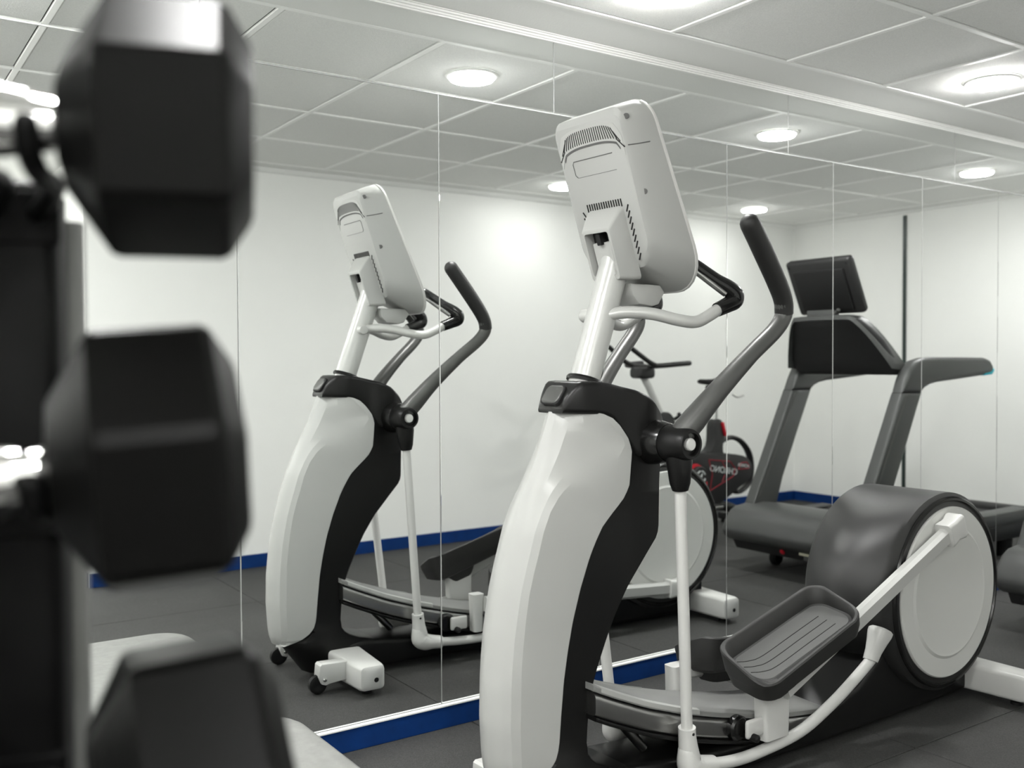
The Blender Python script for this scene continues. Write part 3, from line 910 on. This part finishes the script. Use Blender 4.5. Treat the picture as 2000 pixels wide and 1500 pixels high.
# console housing: black bowl between the uprights, widening downwards
rg = []
for z, x0, x1, hw, r in ((1.112, 4.790, 4.86, .330, .02), (1.135, 4.770, 4.86, .345, .03), (1.20, 4.725, 4.80, .340, .03), (1.30, 4.672, 4.74, .310, .03), (1.37, 4.622, 4.69, .270, .03), (1.415, 4.588, 4.66, .235, .03), (1.432, 4.580, 4.64, .205, .03)):
    rg.append([(x + (x0 + x1) / 2 - 4.2, y, z) for x, y in rrect((x1 - x0) / 2, hw, r, 4)])
hs = loft('console_housing', rg, 'tm_dark', TM, angle=50)
rg = []
for k in range(31):
    t = -1 + 2 * k / 30
    y = t * .352
    zt = 1.440 - .012 * t * t - .26 * max(0, abs(t) - .52) ** 1.5 / .48 ** 1.5
    xf = 4.575 + .15 * max(0, abs(t) - .52) ** 1.4 / .48 ** 1.4
    rg.append([(xf - 4.2 - .006, y, zt - .020), (xf - 4.2 - .004, y, zt + .004), (xf - 4.2 + .035, y, zt + .008), (xf - 4.2 + .115, y, zt + .002), (xf - 4.2 + .12, y, zt - .03)])
loft('housing_visor', rg, 'tm_grey', hs, angle=50)
# touch display tilted back on a small bracket
DT = math.atan2(.145, .30)
RD = Matrix.Rotation(-DT, 3, 'Y')
disp = box('display', (4.618 - 4.2, 0, 1.612), (.055, .44, .335), 'tm_dark', TM, .022, 3, RD)
box('display_back', Vector((4.618 - 4.2, 0, 1.612)) + RD @ Vector((-.030, 0, -.015)), (.03, .34, .25), 'black_matte', disp, .012, 2, RD)
box('display_screen', Vector((4.618 - 4.2, 0, 1.612)) + RD @ Vector((.0275, 0, 0)), (.003, .41, .30), 'screen', disp, 0, 1, RD)
box('display_bracket', (4.655 - 4.2, -.05, 1.455), (.05, .19, .05), 'tm_grey', disp, .006, 2)
tube('bracket_lever', [(4.635 - 4.2, .04, 1.44), (4.61 - 4.2, .09, 1.475)], .011, 'graphite', disp, n=10, smooth=False)
for y in (.200, -.200):
    lathe('screw_hole', [(.0, 0), (.008, 0), (.008, .002), (.0, .002)], Vector((4.618 - 4.2, y * .97, 1.612)) + RD @ Vector((-.0272, 0, .135)), (-.9, 0, -.43), 'gap', disp, 12)
# deck
box('deck', (5.52 - 4.2, 0, .17), (1.30, .70, .10), 'tm_dark', TM, .01, 2)
box('running_belt', (5.50 - 4.2, 0, .224), (1.22, .54, .016), 'belt', TM, .006, 2)
for sg in (1, -1):
    sr = prism('side_rail', tl([(4.80, .215), (4.82, .290), (4.95, .282), (5.60, .272), (6.08, .276), (6.15, .262), (6.16, .215), (6.12, .198), (5.0, .190)]), sg * .405 - .005, sg * .275, 'tm_grey', TM, .012, 2)
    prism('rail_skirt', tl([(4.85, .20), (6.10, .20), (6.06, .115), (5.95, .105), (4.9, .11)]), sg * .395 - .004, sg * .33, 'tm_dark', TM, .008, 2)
    tube('deck_foot', [(5.86 - 4.2, sg * .35, .11), (5.86 - 4.2, sg * .35, .0)], [.05, .042], 'black_matte', TM, n=20, smooth=False)
    box('foot_grip', (4.98 - 4.2, sg * .34, .296), (.22, .10, .012), 'tm_dark', sr, .004, 1)
box('rear_roller_cover', (6.14 - 4.2, 0, .215), (.10, .72, .11), 'tm_dark', TM, .02, 3)

# ------------------------------------------------------------------ spin bike (local x = X - 4.4, y = Y + 2.1)
BK = thing('exercise_bike', 'black indoor cycling bike with red trim behind the treadmill, seen in the mirror', 'exercise bike', (4.4, -2.1, 0))
def bl(pts):
    return [(x - 4.4, z) for x, z in pts]
body = prism('drive_guard', smooth_outline(bl([(4.60, .470), (4.63, .575), (4.72, .600), (4.90, .560), (5.10, .548), (5.28, .522), (5.352, .478), (5.372, .425), (5.345, .355), (5.22, .288), (5.09, .222), (4.98, .192), (4.82, .210), (4.68, .300), (4.61, .390)]), 4), -.055, .085, 'tm_dark', BK, .012, 2)
# print on the guard side that faces the mirror
YG = .0865
def gp(x, z):
    return (x - 4.4, YG, z)
for a, b in (((4.93, .515), (4.965, .415)), ((4.965, .415), (4.94, .300)), ((4.94, .300), (5.17, .385)), ((5.17, .385), (5.19, .440)), ((5.19, .440), (5.14, .490)), ((5.14, .490), (4.93, .515)), ((5.06, .495), (5.09, .45)), ((5.06, .355), (5.085, .40)), ((5.22, .43), (5.33, .43)), ((5.22, .43), (5.25, .475)), ((5.25, .475), (5.31, .475)), ((5.31, .475), (5.335, .44))):
    tube('guard_stripe', [gp(*a), gp(*b)], .003, 'red_print', body, n=5, smooth=False)
def text(s, loc, size, m, parent, rot):
    cu = bpy.data.curves.new('lettering', 'FONT')
    cu.body = s
    cu.size = size
    cu.align_x = 'CENTER'
    cu.align_y = 'CENTER'
    cu.extrude = .0008
    o = bpy.data.objects.new('lettering', cu)
    COL.objects.link(o)
    dg = bpy.context.evaluated_depsgraph_get()
    me = bpy.data.meshes.new_from_object(o.evaluated_get(dg))
    bpy.data.objects.remove(o)
    me.materials.clear()
    me.materials.append(M[m])
    o = bpy.data.objects.new('lettering', me)
    COL.objects.link(o)
    o.parent = parent
    o.location = loc
    o.rotation_euler = rot
    return o
text('CHRONO', gp(5.075, .432), .062, 'print', body, (PI / 2, -math.radians(10), PI))
text('POWER', gp(5.275, .452), .034, 'print', body, (PI / 2, -math.radians(10), PI))
# crank: red ring, black cover with ring emblem, red crank arm and pedal
CRK = (4.80 - 4.4, .41)
lathe('crank_ring', [(.0, .085), (.078, .085), (.082, .095), (.078, .112), (.0, .112)], (CRK[0] - .012, 0, CRK[1] + .006), (0, 1, 0), 'red', BK, 32)
cc = lathe('crank_cover', [(.0, .10), (.072, .10), (.072, .130), (.064, .140), (.0, .140)], (CRK[0], 0, CRK[1]), (0, 1, 0), 'tm_dark', BK, 32)
bm = bmesh.new()
for a0, a1 in ((.35, 1.45), (1.75, 2.85), (3.5, 4.6), (4.9, 6.0)):
    add_tube(bm, [(CRK[0] + .040 * math.cos(a0 + (a1 - a0) * t / 6), .1405, CRK[1] + .040 * math.sin(a0 + (a1 - a0) * t / 6)) for t in range(7)], .005, n=6, smooth=False)
add_tube(bm, [(CRK[0] - .012, .1405, CRK[1] - .02), (CRK[0] + .002, .1405, CRK[1] + .004), (CRK[0] + .012, .1405, CRK[1] + .022)], [.010, .006, .003], n=6, smooth=False)
from_bm('emblem', bm, 'print', cc)
box('crank_arm', (CRK[0] + .055, .125, CRK[1] - .11), (.026, .022, .16), 'red', BK, .006, 2)
bm = bmesh.new()
add_box(bm, (CRK[0] + .06, .20, CRK[1] - .20), (.10, .09, .022), .006, 2)
add_tube(bm, [(CRK[0] + .01, .165, CRK[1] - .20), (CRK[0] - .02, .20, CRK[1] - .18), (CRK[0] + .01, .235, CRK[1] - .20)], .008, n=8)
from_bm('bike_pedal', bm, 'steel', BK)
bm = bmesh.new()
add_box(bm, (CRK[0] - .05, -.17, CRK[1] + .20), (.10, .09, .022), .006, 2)
from_bm('bike_pedal', bm, 'steel', BK)
box('crank_arm', (CRK[0] - .045, -.095, CRK[1] + .11), (.026, .022, .20), 'red', BK, .006, 2)
# frame
prism('main_frame', smooth_outline(bl([(4.50, .80), (4.56, .85), (4.64, .82), (4.74, .62), (4.92, .56), (5.02, .60), (5.04, .76), (5.10, .78), (5.135, .70), (5.12, .56), (5.20, .46), (5.10, .40), (4.80, .36), (4.66, .52), (4.55, .66)]), 4), -.045, .045, 'tm_dark', BK, .012, 2)
tube('flywheel_hoop', [(5.09 - 4.4, 0, .585), (5.15 - 4.4, 0, .630), (5.24 - 4.4, 0, .648), (5.34 - 4.4, 0, .615), (5.42 - 4.4, 0, .530), (5.445 - 4.4, 0, .42), (5.42 - 4.4, 0, .315), (5.34 - 4.4, 0, .262), (5.27 - 4.4, 0, .262), (5.21 - 4.4, 0, .305)], .030, 'tm_dark', BK, n=12, flat=.55)
fw = lathe('flywheel', [(.0, -.012), (.215, -.016), (.232, -.014), (.232, .014), (.215, .016), (.0, .012)], (4.72 - 4.4, 0, .30), (0, 1, 0), 'graphite', BK, 48)
for nm, x, hw in (('front_stabiliser', 4.42, .26), ('rear_stabiliser', 5.42, .27)):
    box(nm, (x - 4.4, 0, .050), (.075, hw * 2, .055), 'tm_dark', BK, .012, 2)
    for sg in (1, -1):
        lathe('stabiliser_foot', [(.0, 0), (.026, 0), (.026, .016), (.012, .024), (.0, .024)], (x - 4.4, sg * (hw - .04), 0), (0, 0, 1), 'black_matte', BK, 14)
tube('lower_frame', [(4.42 - 4.4, 0, .07), (4.55 - 4.4, 0, .12), (4.8 - 4.4, 0, .17), (5.15 - 4.4, 0, .17), (5.42 - 4.4, 0, .07)], .035, 'tm_dark', BK, n=14)
# bars
tube('bar_post', [(4.62 - 4.4, 0, .74), (4.45 - 4.4, 0, 1.03), (4.405 - 4.4, 0, 1.09)], .024, 'paint', BK, n=16, smooth=False)
lathe('post_knob', [(.0, 0), (.012, 0), (.012, .03), (.024, .035), (.024, .055), (.0, .06)], (4.66 - 4.4, .03, .80), (.5, .6, .5), 'black_matte', BK, 16)
hb = box('bar_head', (4.40 - 4.4, 0, 1.115), (.14, .12, .075), 'tm_dark', BK, .025, 3)
bm = bmesh.new()
for sg in (1, -1):
    add_tube(bm, [(4.45 - 4.4, 0, 1.155), (4.42 - 4.4, sg * .10, 1.160), (4.43 - 4.4, sg * .19, 1.165), (4.50 - 4.4, sg * .225, 1.172), (4.60 - 4.4, sg * .230, 1.178)], .017, n=12, dome=(False, True))
    add_tube(bm, [(4.43 - 4.4, sg * .11, 1.160), (4.36 - 4.4, sg * .115, 1.185), (4.28 - 4.4, sg * .11, 1.232), (4.20 - 4.4, sg * .10, 1.285)], .016, n=12, dome=(False, True))
from_bm('handlebars', bm, 'grip', hb, 50)
# saddle
tube('seat_post', [(5.085 - 4.4, 0, .70), (5.085 - 4.4, 0, 1.0)], .021, 'chrome', BK, n=16, smooth=False)
tube('seat_rail', [(5.00 - 4.4, 0, 1.005), (5.20 - 4.4, 0, 1.0)], .018, 'tm_dark', BK, n=12, smooth=False)
rg = []
for x, w, zt, th in ((4.925, .018, 1.060, .022), (4.95, .028, 1.066, .034), (5.02, .034, 1.064, .040), (5.09, .055, 1.064, .045), (5.14, .085, 1.068, .048), (5.18, .092, 1.072, .046), (5.20, .080, 1.072, .036)):
    rg.append([(x - 4.4, a, zt - th / 2 + b) for a, b in rrect(w, th / 2, min(w, th / 2) * .8, 4)])
loft('saddle', rg, 'black_matte', BK, angle=60)
tube('seat_lever', [(5.23 - 4.4, .02, .955), (5.27 - 4.4, .03, .935), (5.33 - 4.4, .035, .945)], .007, 'chrome', BK, n=8)
box('brake_lever', (5.115 - 4.4, .05, .715), (.02, .02, .10), 'red', BK, .005, 2, Matrix.Rotation(math.radians(-18), 3, 'Y'))

# ------------------------------------------------------------------ low padded mat block beside the mirror
pad_rings = []
for g, z, r in ((.020, .004, .10), (.004, .014, .12), (.0, .03, .125), (.0, .185, .125), (.006, .202, .12), (.022, .212, .11), (.05, .215, .09)):
    pad_rings.append([(a, b, z) for a, b in rrect(.50 - g, .415 - g, r, 8)])
pad = loft('floor_pad', pad_rings, 'vinyl', None, angle=50)
pad.location = (0.555, -0.515, 0)
tag(pad, 'thick pale grey vinyl pad with rounded corners lying by the mirror', 'exercise pad')

# ------------------------------------------------------------------ dumbbell rack and dumbbells
AX = math.atan2(-.325, .946)
RK = thing('dumbbell_rack', 'black upright dumbbell rack standing in front of the mirror', 'dumbbell rack', (.13, -1.815, 0), AX)
rings = []
for z in (.03, 1.345):
    rings.append([(a, b, z) for a, b in rrect(.040, .032, .012, 3)])
loft('post', rings, 'rack', RK)
lathe('post_cap', [(.0, 1.343), (.034, 1.343), (.034, 1.350), (.02, 1.355), (.0, 1.356)], (0, 0, 0), (0, 0, 1), 'black_matte', RK, 20)
tube('rear_post', [(.033, .060, .03), (.033, .060, 1.33)], .017, 'ramp', RK, n=16, smooth=False)  # grey colour stands in for light falling on this upright
for dx, dy in ((1, 0), (-1, 0), (0, -1), (0, 1)):
    box('base_leg', (dx * .17, dy * .17, .028), (.30 if dx else .05, .30 if dy else .05, .044), 'rack', RK, .008, 2)
TIERS = (1.377, 1.129, .898, .655, .41)
for z in TIERS:
    for hx in (.022, .058):
        tube('cradle_hook', [(hx - .038, -.02, z - .055), (hx - .010, -.09, z - .040), (hx - .010, -.135, z - .040), (hx - .010, -.165, z - .038), (hx - .010, -.188, z - .030), (hx - .010, -.197, z - .014)], .0085, 'rack', RK, n=10, dome=(False, True))
    box('cradle_plate', (0, -.031, z - .055), (.085, .006, .05), 'rack', RK, .004, 1)

def dumbbell(label, c, yaw, roll, a=.090):
    """c: centre of the right-hand head; handle runs along local -x"""
    d = thing('dumbbell', label, 'dumbbell', c, yaw, 'hex dumbbells on the rack')
    L = .240
    for hx, sg in ((0, 1), (-L, -1)):
        rings = []
        # profile along the axis, inner end tapers towards the handle
        for t, r in ((-.078, .030), (-.076, .046), (-.046, .090), (-.040, .0925), (.034, .0925), (.041, .089), (.056, .066), (.058, .060)):
            k = r / .0925
            ring = []
            for i in range(6):
                a0 = roll + PI / 3 * i
                a1 = roll + PI / 3 * (i + 1)
                for f_ in (.06, .94):
                    y = (math.cos(a0) * (1 - f_) + math.cos(a1) * f_) * a * k
                    z = (math.sin(a0) * (1 - f_) + math.sin(a1) * f_) * a * k
                    ring.append(Vector((hx + sg * t, y, z)))
            rings.append(ring)
        loft('head', rings, 'rubber', d, angle=24)
    tube('handle', [(-.07, 0, 0), (-.09, 0, 0), (-.12, 0, 0), (-.15, 0, 0), (-.17, 0, 0)], [.017, .021, .026, .021, .017], 'chrome', d, n=20)
    return d
d = dumbbell('black rubber hex dumbbell on the top tier of the rack', (.215, -2.003, 1.374), AX, math.radians(-20), .098)
d = dumbbell('black rubber hex dumbbell on the middle tier of the rack', (.205, -1.995, 1.125), AX + math.radians(6), math.radians(-15), .106)
d.rotation_euler[1] = math.radians(-4)
d = dumbbell('black rubber hex dumbbell on the lower tier of the rack', (.225, -2.020, .885), AX + math.radians(10), math.radians(-8), .112)
d.rotation_euler[1] = math.radians(-4)
